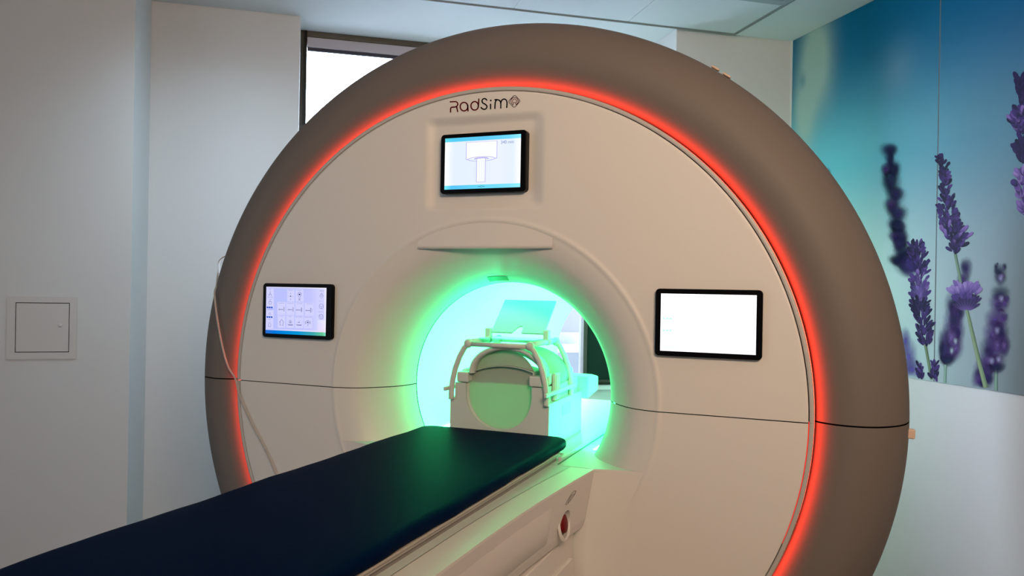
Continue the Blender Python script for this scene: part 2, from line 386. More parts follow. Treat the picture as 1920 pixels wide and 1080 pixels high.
# right soft spike
stem(MB2, [(1868, 690), (1868, 734)], 4, (.16, .30, .24), True)
for (u, v, w, h) in [(1875, 511, 22, 30), (1876, 524, 22, 24), (1868, 500, 8, 14), (1884, 500, 8, 14), (1876, 552, 32, 34), (1870, 572, 28, 40), (1884, 568, 20, 30), (1866, 600, 34, 40), (1880, 598, 22, 34), (1862, 628, 34, 50), (1878, 626, 26, 40), (1856, 655, 34, 44), (1872, 652, 38, 50), (1884, 650, 20, 40), (1850, 680, 32, 44), (1868, 684, 32, 34), (1842, 700, 30, 50), (1836, 715, 26, 40), (1852, 708, 26, 44)]:
    blob(MB2, u, v, w*1.3, h*1.2, random.choice(BM if v > 560 else BD), .9); blob(MB2, u+random.uniform(-6, 6), v+random.uniform(-8, 8), w*.6, h*.5, random.choice(BM+LP[:2]+BD), .75)
for (u, v) in [(1870, 620), (1860, 677), (1873, 674), (1878, 560), (1877, 522)]: blob(MB2, u, v, 13, 18, (.32, .30, .52), .8)
blob(MB2, 1872, 690, 34, 22, BD[2], .9)
# main spike, in focus
stem(MB2, [(1790, 470), (1796, 500), (1802, 530)], 2.6, (.11, .19, .12)); stem(MB2, [(1813, 580), (1822, 620), (1835, 675), (1849, 727)], [2.6, 3.2, 3.8, 4.6], (.16, .24, .12))
spike(MB2, [(1767, 294), (1768, 312)], [9, 12], 16, DP, (10, 15), (4.5, 7)); spike(MB2, [(1770, 318), (1773, 350), (1776, 385)], [7, 13, 16], 60, DP+DP+MP[:2], (11, 17), (4.5, 7))
spike(MB2, [(1776, 385), (1782, 415), (1786, 438)], [17, 19, 22], 70, DP+MP, (11, 18), (5, 7.5)); spike(MB2, [(1786, 430), (1790, 455), (1791, 472)], [26, 22, 6], 60, DP+DP+MP+LP[:1], (13, 20), (5, 7.5), up=.9)
for (u, v, a) in [(1812, 446, .9), (1806, 436, .6), (1772, 436, -.5), (1775, 445, -.2), (1779, 428, .2)]: petal(MB2, u, v, a, 17, 6, LP[0], MP[0])
# lower bloom
for k in range(44):
    s = random.uniform(-1, 1); petal(MB2, 1812+s*10, 578-random.uniform(0, 10)-(1-abs(s))*3, s*.95, random.uniform(16, 26), random.uniform(5, 8), random.choice(DP+MP), DP[0])
for k in range(26):
    s = random.uniform(-1, 1); petal(MB2, 1811+s*20, 553-random.uniform(0, 10), s*.7+random.uniform(-.3, .3), random.uniform(15, 24), random.uniform(6, 9), random.choice(LP), random.choice(MP))
for k in range(9):
    s = -1+2*k/8; petal(MB2, 1812+s*6, 582, s*1.0, 24, 5, DP[1], mixc(MP[0], LP[0], .5))
# far right spike
spike(MB2, [(1914, 150), (1915, 172), (1917, 195)], [5, 9, 8], 22, DP, (20, 30), (8, 11), up=.5); spike(MB2, [(1917, 205), (1912, 225), (1915, 246)], [12, 20, 14], 40, DP+MP+LP[:1], (15, 23), (7, 10))
spike(MB2, [(1918, 258), (1914, 280), (1917, 300)], [10, 14, 12], 30, DP, (15, 23), (7, 10)); spike(MB2, [(1919, 318), (1916, 345), (1919, 378), (1921, 400)], [12, 17, 14, 8], 44, MP+LP+DP[:1], (15, 23), (8, 12))
PRINT = colmat('lavender_print', alpha=True)
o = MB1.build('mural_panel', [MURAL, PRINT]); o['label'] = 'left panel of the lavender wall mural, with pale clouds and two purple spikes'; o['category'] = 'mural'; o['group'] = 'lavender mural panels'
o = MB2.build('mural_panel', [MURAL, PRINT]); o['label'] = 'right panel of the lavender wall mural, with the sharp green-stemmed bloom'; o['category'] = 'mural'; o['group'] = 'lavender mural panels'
b = MB(); b.bx(A1-.006, A1, .7345, .742, -.071, ZC, RM); struct(b.build('trim_4', mat('seam_strip', (.10, .16, .18), .5)), 'thin dark seam between the two mural panels', 'trim')

# ---------------------------------------------------------------- access panel on left wall
ap = empty('access_panel', RM(-1.86, 2.04, -.04), 'small square white access panel set flush in the left wall', 'access panel')
PAN = mat('panel_paint', (.60, .585, .57), .7, spec=.3)
b = MB(); MW = 2.04
fa0, fa1, fz0, fz1 = -2.030, -1.708, -.050, .272; ia0, ia1, iz0, iz1 = -1.988, -1.746, -.011, .238
b.bx(fa0, ia0-.004, MW-.006, MW, fz0, fz1, RM); b.bx(ia1+.004, fa1, MW-.006, MW, fz0, fz1, RM); b.bx(ia0-.004, ia1+.004, MW-.006, MW, iz1+.004, fz1, RM); b.bx(ia0-.004, ia1+.004, MW-.006, MW, fz0, iz0-.004, RM)
b.build('frame', PAN, ap)
b = MB(); b.bx(ia0-.004, ia1+.004, MW-.001, MW-.0002, iz0-.004, iz1+.004, RM); b.build('shadow_gap', DARK, ap)
b = MB(); b.bx(ia0, ia1, MW-.006, MW-.001, iz0, iz1, RM); door = b.build('panel_door', PAN, ap)
b = MB(); b.lathe([(.0001, .004), (.006, .004), (.009, .002), (.010, 0)], RM(-1.785, MW-.006, .125), [-x for x in MV], 20); b.build('lock', PAN, door)

# ---------------------------------------------------------------- scanner
sc = empty('mri_scanner', (0, 1.0, ZF), 'large round taupe and cream scanner with red light ring and green lit bore', 'scanner')
ZO = .0077
FLARE = [(.3726, .235), (.374, .212), (.379, .182), (.390, .145), (.408, .111), (.433, .078), (.465, .044), (.50, .019), (.54, .005), (.566, 0)]
RCX0, RCX1, RCZ0, RCZ1 = -.229, .205, .608, .924
def facey(x, z, r):
    y = cr(FLARE, r) if r < .566 else 0.
    y -= .0025*math.exp(-((r-.571)/.008)**2)
    if RCX0-.01 < x < RCX1+.01 and RCZ0-.01 < z < RCZ1+.01:
        d = sstep(RCX0, RCX0+.045, x)*sstep(RCX1, RCX1-.055, x)*sstep(RCZ0, RCZ0+.032, z)*sstep(RCZ1, RCZ1-.035, z); y += .015*d
    if r > .979: y += .002*((r-.979)/.0055)**2
    return y
def ring_pts(r, n, up, gap=.0014):
    out = []
    g = gap if up else -gap
    t0 = math.asin(max(-1, min(1, (-ZO+g)/r)))
    for k in range(n+1):
        if up: t = t0+(PI-2*t0)*k/n
        else: t = t0-(PI+2*t0)*k/n
        out.append((r*math.cos(t), ZO+r*math.sin(t)))
    return out
def radial_half(prof, n, up, yfn=None, gap=.0014, clampz=True):
    rows = []
    for q in prof:
        r = q[0]; row = []
        for x, z in ring_pts(r, n, up, gap):
            y = yfn(x, z, r) if yfn and len(q) == 1 else q[1]
            row.append((x, y, max(z, ZF+.003)))
        rows.append(row)
    return rows
rl = [.3726+(.57-.3726)*(i/50)**1.0 for i in range(50)]+[.57+(.976-.57)*i/150 for i in range(150)]+[.976, .980, .9825, .9845]
b = MB(); b.grid(radial_half([(r,) for r in rl]+[(.9845, .03)], 520, True, facey)); b.build('upper_front_panel', FACE, sc)
rl2 = [.3726+(.60-.3726)*i/55 for i in range(56)]+[.7, .85, .976, .980, .9825, .9845]
b = MB(); b.grid(radial_half([(r,) for r in rl2]+[(.9845, .03)], 260, False, facey)); b.build('lower_front_panel', FACE, sc)
# shadow lip above the scoop
b = MB(); rows = []
for i in range(41):
    x = -.247+(.229+.247)*i/40; k = max(0, 1-abs((x+.009)/.238)**2)**1.5
    rows.append([(x, .006, .485), (x, .0006-.0032*k, .485)]+[(x, .0006-.0032*k*(1-j/10)**1.6, .485+.11*j/10) for j in range(1, 11)]+[(x, .004, .597)])
b.grid(rows); b.build('scoop_lip', FACE, sc)
for up, nm in ((True, 'upper_trim_ring'), (False, 'lower_trim_ring')):
    b = MB(); b.grid(radial_half([(.9872, .03), (.9872, .0015), (.988, .0005), (.997, .0005), (.9995, .003), (1.0, .012)], 300, up, gap=.0002)); b.build(nm, TRIMM, sc)
# light ring hidden behind the trim, facing the shell
b = MB(); rows = []
for k in range(361):
    t = k*PI/180; rows.append([(r*math.cos(t), y, max(ZF+.003, ZO+r*math.sin(t))) for r, y in ((.9995, .012), (1.0002, .014), (1.0002, .034), (.9995, .036))])
b.grid(rows); b.build('red_light_ring', REDL, sc)
b = MB(); rows = []
for k in range(361):
    t = k*PI/180; rows.append([(r*math.cos(t), y, max(ZF+.003, ZO+r*math.sin(t))) for r, y in ((.97, .058), (1.012, .058))])
b.grid(rows); rows = [[(r*math.cos(k*PI/180), .028, max(ZF+.003, ZO+r*math.sin(k*PI/180))) for r in (.96, .998)] for k in range(361)]
b.grid(rows); b.build('ring_backing', DARK, sc)
b = MB(); b.grid([[(r*math.cos(t), .012, ZO+r*math.sin(t)) for r in (.9843, .9874)] for t in [-.005-k*.36/40 for k in range(41)]]); b.build('red_leak_strip', REDD, sc)  # glowing strip added for ring light leaking through the lower right groove
SH = [(.9998, .053), (1.002, .050), (1.005, .043), (1.012, .034), (1.022, .025), (1.035, .016), (1.05, .009), (1.07, .003), (1.095, .0), (1.12, .002), (1.145, .010), (1.17, .024), (1.195, .046), (1.217, .075), (1.235, .11), (1.247, .155), (1.253, .20), (1.255, .26)]
SHF = []
for i in range(60):
    # arc-length style resample
    t = i/59*(len(SH)-1); k = min(int(t), len(SH)-2); f = t-k
    p0, p1, p2, p3 = SH[max(k-1, 0)], SH[k], SH[k+1], SH[min(k+2, len(SH)-1)]
    SHF.append(tuple(.5*(2*p1[j]+(p2[j]-p0[j])*f+(2*p0[j]-5*p1[j]+4*p2[j]-p3[j])*f*f+(3*p1[j]-p0[j]-3*p2[j]+p3[j])*f**3) for j in range(2)))
for up, nm in ((True, 'upper_shell'), (False, 'lower_shell')):
    b = MB(); b.grid(radial_half(SHF+[(1.255, .26), (1.255, 1.80), (1.24, 1.86), (1.20, 1.89)], 300, up, gap=.0022)); b.build(nm, SHELL, sc)
b = MB(); b.lathe([(.99, .06), (1.02, .06), (1.15, .05), (1.235, .14), (1.245, .3), (1.245, 1.8)], (0, 0, ZO), (0, 1, 0), 120)
b.v = [(x, y, max(z, ZF+.008)) for x, y, z in b.v]; b.build('inner_frame', DARK, sc)
b = MB(); b.grid([[(r*math.cos(k*PI/90), .030 if r > .6 else .26, max(ZF+.01, ZO+r*math.sin(k*PI/90))) for r in (.376, .59, .61, .98)] for k in range(181)]); b.build('panel_backing', DARK, sc)
b = MB(); b.grid([[(r*math.cos(k*PI/90), 1.89, max(ZF+.003, ZO+r*math.sin(k*PI/90))) for r in (.373, .6, 1.2)] for k in range(181)]); b.build('rear_panel', FACE, sc)
# bore liner: a backlit translucent tube, its light greener and stronger towards the mouth
LINER.node_tree.nodes['Principled BSDF'].inputs['Emission Strength'].default_value = 1
_at = LINER.node_tree.nodes.new('ShaderNodeVertexColor'); _at.layer_name = 'Col'
LINER.node_tree.links.new(_at.outputs['Color'], LINER.node_tree.nodes['Principled BSDF'].inputs['Emission Color'])
b = MB(); vs = []; cl = []; NR = 24
for i in range(NR+1):
    y = .2385+(1.89-.2385)*i/NR; t = sstep(.28, .7, y)
    for k in range(160):
        vs.append((.3735*math.cos(k*PI/80), y, ZO+.3735*math.sin(k*PI/80))); cl.append((.28+.06*t, 4.6-.9*t, 1.55-.45*t, 1))
b.add(vs, [(i*160+k, i*160+(k+1) % 160, (i+1)*160+(k+1) % 160, (i+1)*160+k) for i in range(NR) for k in range(160)], True, 0, cl)
b.build('bore_liner', LINER, sc)
b = MB(); b.tube([(.3728*math.cos(k*PI/80), .2385, ZO+.3728*math.sin(k*PI/80)) for k in range(161)], .0011, 6, cap=False); b.build('bore_seam', mat('seam_shade', (.03, .10, .07), .7), sc)
# patient deck in the bore
b = MB(); DZ = -.183
b.prism([(-.3598, DZ), (.3598, DZ), (.3598, DZ-.01), (-.3598, DZ-.01)], lambda x, z, y: (x, y, z), -.026, .24)
b.prism([(-.325, DZ), (.325, DZ), (.325, DZ-.012), (-.325, DZ-.012)], lambda x, z, y: (x, y, z), .24, 1.36)
# shelf edges that reach forward of the panel and fade into it
def fairy(x, z, t):
    f = max(0, facey(9, 9, math.hypot(x, z-ZO)))
    return f+.002 if t > .97 else min(-.028+.0305*(1-(1-t)**2), f-.0007)
for s in (-1, 1):
    pts = [(.36, -.0265)]+[(.384+(.56-.384)*k/10, fairy(.384+(.56-.384)*k/10, DZ, k/10)+.0006) for k in range(11)]+[(.36, .16)]
    v0 = [(s*x, y, DZ) for x, y in pts]; v1 = [(s*x, y, DZ-.01) for x, y in pts]; n = len(pts)
    b.add(v0+v1, [tuple(range(n)), tuple(range(n, 2*n))[::-1]]+[(i, (i+1) % n, n+(i+1) % n, n+i) for i in range(n)], False)
b.build('bore_deck', COIL, sc)
b = MB()
for s in (-1, 1): b.prism([(s*.250, DZ+.012), (s*.262, DZ+.012), (s*.262, DZ-.004), (s*.250, DZ-.004)], lambda x, z, y: (x, y, z), .03, 1.36)
b.bx(-.250, .250, .12, 1.36, DZ-.002, DZ+.006); b.build('deck_rail', COIL, sc, bevel=.002, bseg=2)
b = MB()
for s in (-1, 1): b.prism([(s*.264, DZ+.001), (s*.269, DZ+.001), (s*.269, DZ+.0004), (s*.264, DZ+.0004)], lambda x, z, y: (x, y, z), -.02, 1.36)
b.build('deck_groove', mat('groove', (.05, .10, .08), .7), sc)
for s in (-1, 1):
    b = MB(); b.prism([(s*.300, DZ-.002), (s*.318, DZ+.012), (s*.322, DZ+.010), (s*.310, DZ-.004)], lambda x, z, y: (x, y, z), .245, 1.30); b.build('green_light_strip', GREENL, sc)
# fairing below the shelf, blending the table end into the front panel (both sides)
SEAM = [(.383, -.183), (.371, -.265), (.358, -.334), (.350, -.372), (.352, -.44), (.352, -.62), (.352, -.9), (.352, ZF+.004)]
OUT = [(.56, -.183), (.56, -.25), (.54, -.34), (.52, -.40), (.50, -.47), (.49, -.64), (.49, -.9), (.49, ZF+.004)]
b = MB()
for s in (-1, 1):
    rows = []
    for (x0, z0), (x1, z1) in zip(SEAM, OUT):
        row = []
        for i in range(13):
            t = i/12; xx, zz = x0*(1-t)+x1*t, z0*(1-t)+z1*t; row.append((s*xx, fairy(xx, zz, t), zz))
        rows.append(row)
    b = MB(); b.grid(rows, flip=(s < 0))
    b.grid([[(s*x, -.028, z), (s*(x-.05), -.022, z)] for x, z in SEAM])
    b.build('fairing', FACE, sc)
# warning label on the scoop
b = MB(); rows = []
for i in range(9):
    row = []
    for j in range(3):
        y = .140+.045*j/2; x = -.052+.074*i/8-.010*j/2
        # radius for this depth
        lo, hi = .3726, .56
        for _ in range(30):
            mid = (lo+hi)/2
            if cr(FLARE, mid) > y: lo = mid
            else: hi = mid
        r = lo-.0012; th = x/r; row.append((r*math.sin(th), y, ZO+r*math.cos(th)))
    rows.append(row)
b.grid(rows); LABM = mat('label_green', (.012, .15, .06), .5); b.build('warning_label', LABM, sc)
# small beige catches on the shell
CATCH = mat('beige_catch', (.60, .45, .36), .5)
for (ang, y) in ((math.radians(56.2), .16), (math.radians(54.3), .165), (math.radians(-1.9), .165)):
    b = MB(); cx, cz = 1.253*math.cos(ang), ZO+1.253*math.sin(ang)
    ta = (-math.sin(ang), math.cos(ang)); ra = (math.cos(ang), math.sin(ang))
    b.box((0, y, 0), (.006 if ang > 0 else .012, .008, .014), lambda p, q, w, cx=cx, cz=cz, ta=ta, ra=ra: (cx+ta[0]*w+ra[0]*p*(.6 if ta[1] < .9 else 1), q, cz+ta[1]*w+ra[1]*p*(.6 if ta[1] < .9 else 1)))
    b.build('catch', CATCH, sc, bevel=.004)

# ---------------------------------------------------------------- line art helper
def ribbon(b, pts, w, fn, col=None, closed=False, mi=0, caps=True, lift=0):
    n = len(pts); P = [Vector((p[0], p[1])) for p in pts]; L = []
    for i in range(n):
        if closed: a, c = P[(i-1) % n], P[(i+1) % n]
        else: a, c = P[max(i-1, 0)], P[min(i+1, n-1)]
        t = (c-a); t = t.normalized() if t.length > 1e-9 else Vector((1, 0)); nn = Vector((-t.y, t.x))*(w/2)
        L.append((P[i]+nn, P[i]-nn))
    vs = [fn(*q, lift) for pr in L for q in pr]; m = n if closed else n-1
    b.add(vs, [(2*i, 2*((i+1) % n), 2*((i+1) % n)+1, 2*i+1) for i in range(m)], False, mi, col)
    if caps and not closed:
        for e in (P[0], P[-1]): disc(b, e, w/2, fn, col, mi, lift)
def disc(b, c, r, fn, col=None, mi=0, lift=0, n=12, ry=None):
    ry = ry or r
    vs = [fn(c[0]+r*math.cos(k*2*PI/n), c[1]+ry*math.sin(k*2*PI/n), lift) for k in range(n)]
    b.add(vs, [tuple(range(n))], False, mi, col)
def poly(b, pts, fn, col=None, mi=0, lift=0):
    b.add([fn(*p, lift) for p in pts], [tuple(range(len(pts)))], False, mi, col)
def arc(cx, cy, rx, ry, a0, a1, n=20): return [(cx+rx*math.cos(math.radians(a0+(a1-a0)*k/n)), cy+ry*math.sin(math.radians(a0+(a1-a0)*k/n))) for k in range(n+1)]
def smooth(pts, k=6):
    out = []
    n = len(pts)
    for i in range(n-1):
        p0, p1, p2, p3 = pts[max(i-1, 0)], pts[i], pts[i+1], pts[min(i+2, n-1)]
        for s in range(k):
            f = s/k; out.append(tuple(.5*(2*p1[j]+(p2[j]-p0[j])*f+(2*p0[j]-5*p1[j]+4*p2[j]-p3[j])*f*f+(3*p1[j]-p0[j]-3*p2[j]+p3[j])*f**3) for j in range(2)))
    out.append(pts[-1]); return out
# wordmark: strokes drawn in a 12x enlarged frame whose place on the flat front panel was measured
def lg(px, py, lift=0):
    p = onpl(830+px/12, 170+py/12, (0, 1, 0), 0); return (p[0], -.0006-lift, p[2])
w = 29
r = MB()
ribbon(r, smooth([(172, 252), (230, 250), (290, 249), (325, 262), (342, 300), (325, 345), (285, 368), (220, 373), (190, 385), (182, 410), (180, 482)]), w, lg)
ribbon(r, [(318, 372), (330, 425), (340, 470)], w, lg)
r.build('letter', INKR, sc); r = MB()
ribbon(r, arc(482, 360, 86, 96, 0, 360, 30), w, lg, closed=True, caps=False); ribbon(r, [(566, 330), (570, 400), (572, 455)], w, lg)
r.build('letter', INKR, sc); r = MB()
ribbon(r, arc(722, 342, 84, 96, 0, 360, 30), w, lg, closed=True, caps=False); ribbon(r, [(816, 190), (812, 260), (806, 350)], w, lg)
r.build('letter', INKR, sc); b = MB()
ribbon(b, smooth([(995, 213), (970, 188), (938, 180), (902, 197), (888, 235), (905, 275), (955, 305), (990, 335), (998, 370), (975, 408), (935, 420), (895, 408), (868, 380)]), w, lg)
b.build('letter', INKK, sc); b = MB()
ribbon(b, [(1080, 305), (1081, 410)], w, lg); disc(b, (1085, 222), 20, lg)
b.build('letter', INKK, sc); b = MB()
ribbon(b, smooth([(1178, 205), (1230, 204), (1275, 218), (1300, 250), (1310, 300), (1310, 392)]), w, lg); ribbon(b, smooth([(1178, 402), (1181, 310), (1190, 250), (1215, 212)]), w, lg)
ribbon(b, smooth([(1314, 270), (1330, 220), (1385, 190), (1432, 215), (1449, 275), (1444, 380)]), w, lg)
b.build('letter', INKK, sc); b = MB(); r = MB()
dia = []
for (cx, cy, a0) in ((1622, 150, -130), (1700, 232, -40), (1612, 335, 50), (1530, 248, 140)): dia += arc(cx, cy, 38, 38, a0, a0+80, 6)
ribbon(b, dia, 13, lg, closed=True, caps=False)
ribbon(r, arc(1619, 238, 82, 84, 118, 422, 30), 14, lg); ribbon(r, arc(1619, 238, 46, 48, 130, 410, 26), 13, lg)
ribbon(r, [(1596, 278), (1580, 335)], 12, lg); ribbon(r, [(1642, 278), (1655, 320)], 12, lg); ribbon(r, arc(1618, 282, 24, 14, 180, 360, 10), 11, lg)
em = b.build('emblem', INKK, sc); r.build('emblem_rings', INKR, em)

# ---------------------------------------------------------------- displays
def rrect(x0, x1, z0, z1, r, n=6):
    out = []
    for cx, cz, a in ((x1-r, z1-r, 0), (x0+r, z1-r, 90), (x0+r, z0+r, 180), (x1-r, z0+r, 270)):
        out += [(cx+r*math.cos(math.radians(a+90*k/n)), cz+r*math.sin(math.radians(a+90*k/n))) for k in range(n+1)]
    return out
def display(x0, x1, z0, z1, yf, yb, ml, mr, mt, mb, painter, strength, label):
    b = MB(); b.prism(rrect(x0, x1, z0, z1, .012), lambda x, z, y: (x, y, z), yf, yb)
    d = b.build('display', BLACK, sc, bevel=.0025, bseg=2); d['label'] = label
    sx0, sx1, sz0, sz1 = x0+ml, x1-mr, z0+mb, z1-mt
    def fn(u, v, lift=0): return (sx0+(sx1-sx0)*u, yf-.0012-lift*.00015, sz1-(sz1-sz0)*v)
    p = MB(); painter(p, fn); p.build('screen', colmat('screen_light_%g' % strength, strength), d)
    return d
def G(c): return (*srgb(c), 1)
def quadg(p, fn, u0, u1, v0, v1, cs, lift=0):     # 4 corner colours TL TR BR BL, subdivided across
    n = 12; vs = []; cl = []
    for i in range(n+1):
        t = i/n; vs += [fn(u0+(u1-u0)*t, v0, lift), fn(u0+(u1-u0)*t, v1, lift)]
        cl += [(*mixc(cs[0], cs[1], t), 1), (*mixc(cs[3], cs[2], t), 1)]
    p.add(vs, [(2*i, 2*i+2, 2*i+3, 2*i+1) for i in range(n)], False, 0, cl)
def quadm(p, fn, us, cols, v0, v1, lift=0):
    for i in range(len(us)-1): quadg(p, fn, us[i], us[i+1], v0, v1, (cols[i], cols[i+1], cols[i+1], cols[i]), lift)
def text_into(p, txt, u, v, hu, hv, fn, col, lift=3):
    cu = bpy.data.curves.new('t', 'FONT'); cu.body = txt; cu.size = 1; ob = bpy.data.objects.new('t', cu); C.objects.link(ob)
    dg = bpy.context.evaluated_depsgraph_get(); me = ob.evaluated_get(dg).to_mesh()
    xs = [q.co.x for q in me.vertices]; w = max(xs)-min(xs); x0 = min(xs)
    vs = [fn(u+(q.co.x-x0)/w*hu, v-q.co.y*hv/.7, lift) for q in me.vertices]
    p.add(vs, [tuple(f.vertices) for f in me.polygons], False, 0, col); ob.evaluated_get(dg).to_mesh_clear(); bpy.data.objects.remove(ob)
def paint_top(p, fn):
    e, c = srgb((255, 255, 255)), srgb((226, 238, 250))
    quadm(p, fn, [0, .12, .3, .7, .9, 1], [e, c, c, srgb((234, 240, 250)), c, e], .07, .93)
    quadm(p, fn, [0, .1, .5, .85, 1], [srgb((105, 215, 225)), srgb((85, 205, 242)), srgb((95, 200, 245)), srgb((110, 215, 250)), srgb((150, 235, 255))], 0, .075, 1)
    quadm(p, fn, [0, .1, .5, .85, 1], [srgb((120, 240, 255)), srgb((85, 195, 245)), srgb((105, 215, 245)), srgb((125, 225, 250)), srgb((150, 240, 255))], .925, 1, 1)
    k = G((178, 165, 240)); kd = G((165, 150, 235)); w = .007; f2 = lambda u, v, l=0: fn(u, v/ .62, l)   # keep strokes round on the wide screen
    def R(pts, cc=k, ww=w, closed=False): ribbon(p, [(a, c_*.62) for a, c_ in pts], ww, f2, cc, closed, lift=4)
    poly(p, [(.29, .10), (.695, .10), (.695, .42), (.29, .42)], fn, G((248, 250, 254)), lift=2)
    R([(.29, .105), (.29, .43)]); R([(.695, .105), (.695, .43)]); R([(.29, .105), (.695, .105)], G((215, 195, 240)), .005)
    R([(.29, .43), (.315, .435)]); R([(.695, .43), (.67, .435)])
    R([(.4925+.178*math.cos(t*PI/20), .432+.042*math.sin(t*PI/20)) for t in range(40)], k, .006, True)
    R([(.4925+.09*math.cos(PI+t*PI/10), .432+.022*math.sin(PI+t*PI/10)) for t in range(11)], kd, .010)
    poly(p, [(.432, .43), (.548, .43), (.548, .875), (.432, .875)], fn, G((246, 249, 254)), lift=5)
    def R6(pts, cc, ww=w): ribbon(p, [(a, c_*.62) for a, c_ in pts], ww, f2, cc, lift=7)
    R6([(.432, .43), (.432, .875)], k); R6([(.548, .43), (.548, .875)], k); R6([(.432, .875), (.548, .875)], G((205, 180, 235)), .006)
    for x in (.40, .415, .468, .50, .530, .565, .60): R6([(x, .46), (x, .86)], G((220, 228, 246)), .004)
    text_into(p, '340 mm', .745, .165, .165, .062, fn, G((120, 130, 190)), 3)
    R6([(.455, .962), (.482, .962)], G((60, 130, 165)), .006); R6([(.515, .962), (.54, .962)], G((60, 130, 165)), .006)
    ribbon(p, [(a, c_*.62) for a, c_ in arc(.498, .962, .012, .02, 0, 360, 10)], .004, f2, G((60, 130, 165)), lift=7)
def icons(p, fn, K, T, D, cap, faint=False):
    """menu icons: coordinates in an enlarged 1329x1080 frame"""
    def q(x, y):
        u = .5; v = .5
        for _ in range(6):
            xl = 160-15*v; xr = 1095-17*v; u = (x-xl)/(xr-xl); yt = 150+15*u; yb = 870+42*u; v = (y-yt)/(yb-yt)
        return u, v
    asp = .76
    f2 = lambda u, v, l=0: fn(u, v/asp, l)
    def L(pts, w=5, c=None, closed=False): ribbon(p, [(q(*a)[0], q(*a)[1]*asp) for a in pts], w/935, f2, c or K, closed, lift=5, caps=False)
    def B(x0, y0, x1, y1, c, l=2): poly(p, [q(x0, y0), q(x1, y0), q(x1, y1), q(x0, y1)], fn, c, lift=l)
    for (x0, y0, x1, y1) in [(492, 190, 606, 380), (622, 190, 745, 380), (335, 385, 462, 585), (475, 390, 605, 590), (618, 395, 748, 595), (765, 400, 900, 600), (340, 595, 460, 785), (475, 600, 600, 788), (612, 605, 740, 792), (750, 610, 875, 795), (965, 190, 1065, 365), (965, 375, 1065, 525), (965, 530, 1065, 665), (165, 180, 280, 330), (165, 335, 278, 480), (165, 510, 275, 640), (165, 645, 270, 800)]: B(x0, y0, x1, y1, T)
    if cap:
        for (x, y, l) in [(222, 192, 30), (548, 203, 70), (686, 206, 70), (1025, 212, 70), (222, 348, 36), (1020, 372, 76), (398, 404, 92), (545, 408, 100), (688, 410, 90), (838, 414, 90), (215, 505, 92), (1015, 534, 80), (408, 606, 44), (540, 611, 34), (676, 616, 112), (812, 621, 120), (213, 660, 36), (222, 310, 92)]:
            n = max(3, int(l/9))
            for k in range(n):
                xx = x-l/2+l*k/n; h = random.choice((5, 7, 9)); B(xx, y-h/2, xx+6, y+h/2, cap, 4)
    # cross of arrows, pin, beds
    L([(548, 240), (546, 266)]); L([(546, 328), (546, 358)]); L([(510, 295), (528, 296)]); L([(570, 297), (588, 298)]); disc(p, (q(547, 296)[0], q(547, 296)[1]*asp), .010, f2, D, lift=5)
    L([(686-26*math.cos(t)*1, 262-28*math.sin(t)) for t in [k*PI/10 for k in range(11)]]+[(706, 292), (686, 322), (664, 290), (658, 262)], 6); disc(p, (q(686, 268)[0], q(686, 268)[1]*asp), .014, f2, D, lift=5)
    L([(668, 328), (700, 362)], 6); L([(700, 330), (668, 362)], 6)
    for (x, bar, v2) in [(395, 442, 496), (540, 586, 500), (668, 713, 504), (815, 855, 512)]:
        L([(x-40, v2+8), (x-15, v2+4), (x+32, v2+6)], 9); L([(x-30, v2-6), (x-22, v2+6)], 6); L([(bar, v2-34), (bar-2, v2+34)], 8)
    L([(713, 470), (724, 505), (713, 540)], 5); L([(860, 478), (880, 512), (858, 545)], 5)
    L([(368, 700), (404, 655), (440, 700)], 7); L([(380, 696), (380, 735), (396, 742)], 6); L([(428, 700), (426, 738), (412, 744)], 6); L([(372, 745), (386, 746)], 6); L([(418, 750), (432, 751)], 6)
    L([(520, 690), (540, 664), (560, 692), (558, 712), (524, 710), (520, 690)], 6); L([(540, 680), (540, 708)], 8); L([(500, 726), (515, 745), (578, 748), (576, 726)], 5); L([(505, 738), (576, 740)], 9)
    L([(650, 700), (685, 700)], 6); L([(676, 690), (686, 700), (676, 710)], 6); L([(632, 728), (645, 746), (712, 750), (712, 728)], 5); L([(640, 740), (712, 743)], 9)
    L([(812-22*math.cos(t), 690-22*math.sin(t)) for t in [k*PI/10 for k in range(11)]]+[(828, 712), (812, 740), (796, 712), (790, 690)], 5); disc(p, (q(811, 700)[0], q(811, 700)[1]*asp), .011, f2, D, lift=5)
    L([(768, 684), (778, 706), (768, 726)], 7); L([(852, 684), (843, 706), (854, 726)], 7); L([(810, 745), (808, 756)], 7)
    # side column icons
    L([(224, 215), (224, 250), (198, 286)], 5); L([(224, 250), (248, 286)], 5); L([(198, 286), (224, 268), (248, 286)], 4)
    L(arc(221, 400, 24, 24, 0, 360, 14), 5); L([(205, 378), (221, 368), (240, 380)], 5)
    L([(198, 560), (212, 556), (234, 560)], 5); L([(200, 578), (240, 582)], 4); L([(200, 560), (198, 580)], 4)
    L([(195, 768), (194, 730), (212, 698), (232, 732), (232, 768), (195, 768)], 5)
    L([(1022, 250), (1048, 290), (1020, 328), (994, 290), (1022, 250)], 5); L([(1022, 275), (1022, 300)], 6)
    for cy in (452, 612): L(arc(1018 if cy < 500 else 1013, cy, 32, 38, 0, 360, 18), 5, closed=True)
    L([(995, 440), (1018, 462), (1042, 442)], 5); L([(1018, 462), (1018, 488)], 5)
    L([(992, 595), (1034, 597), (1013, 640), (992, 595)], 5)
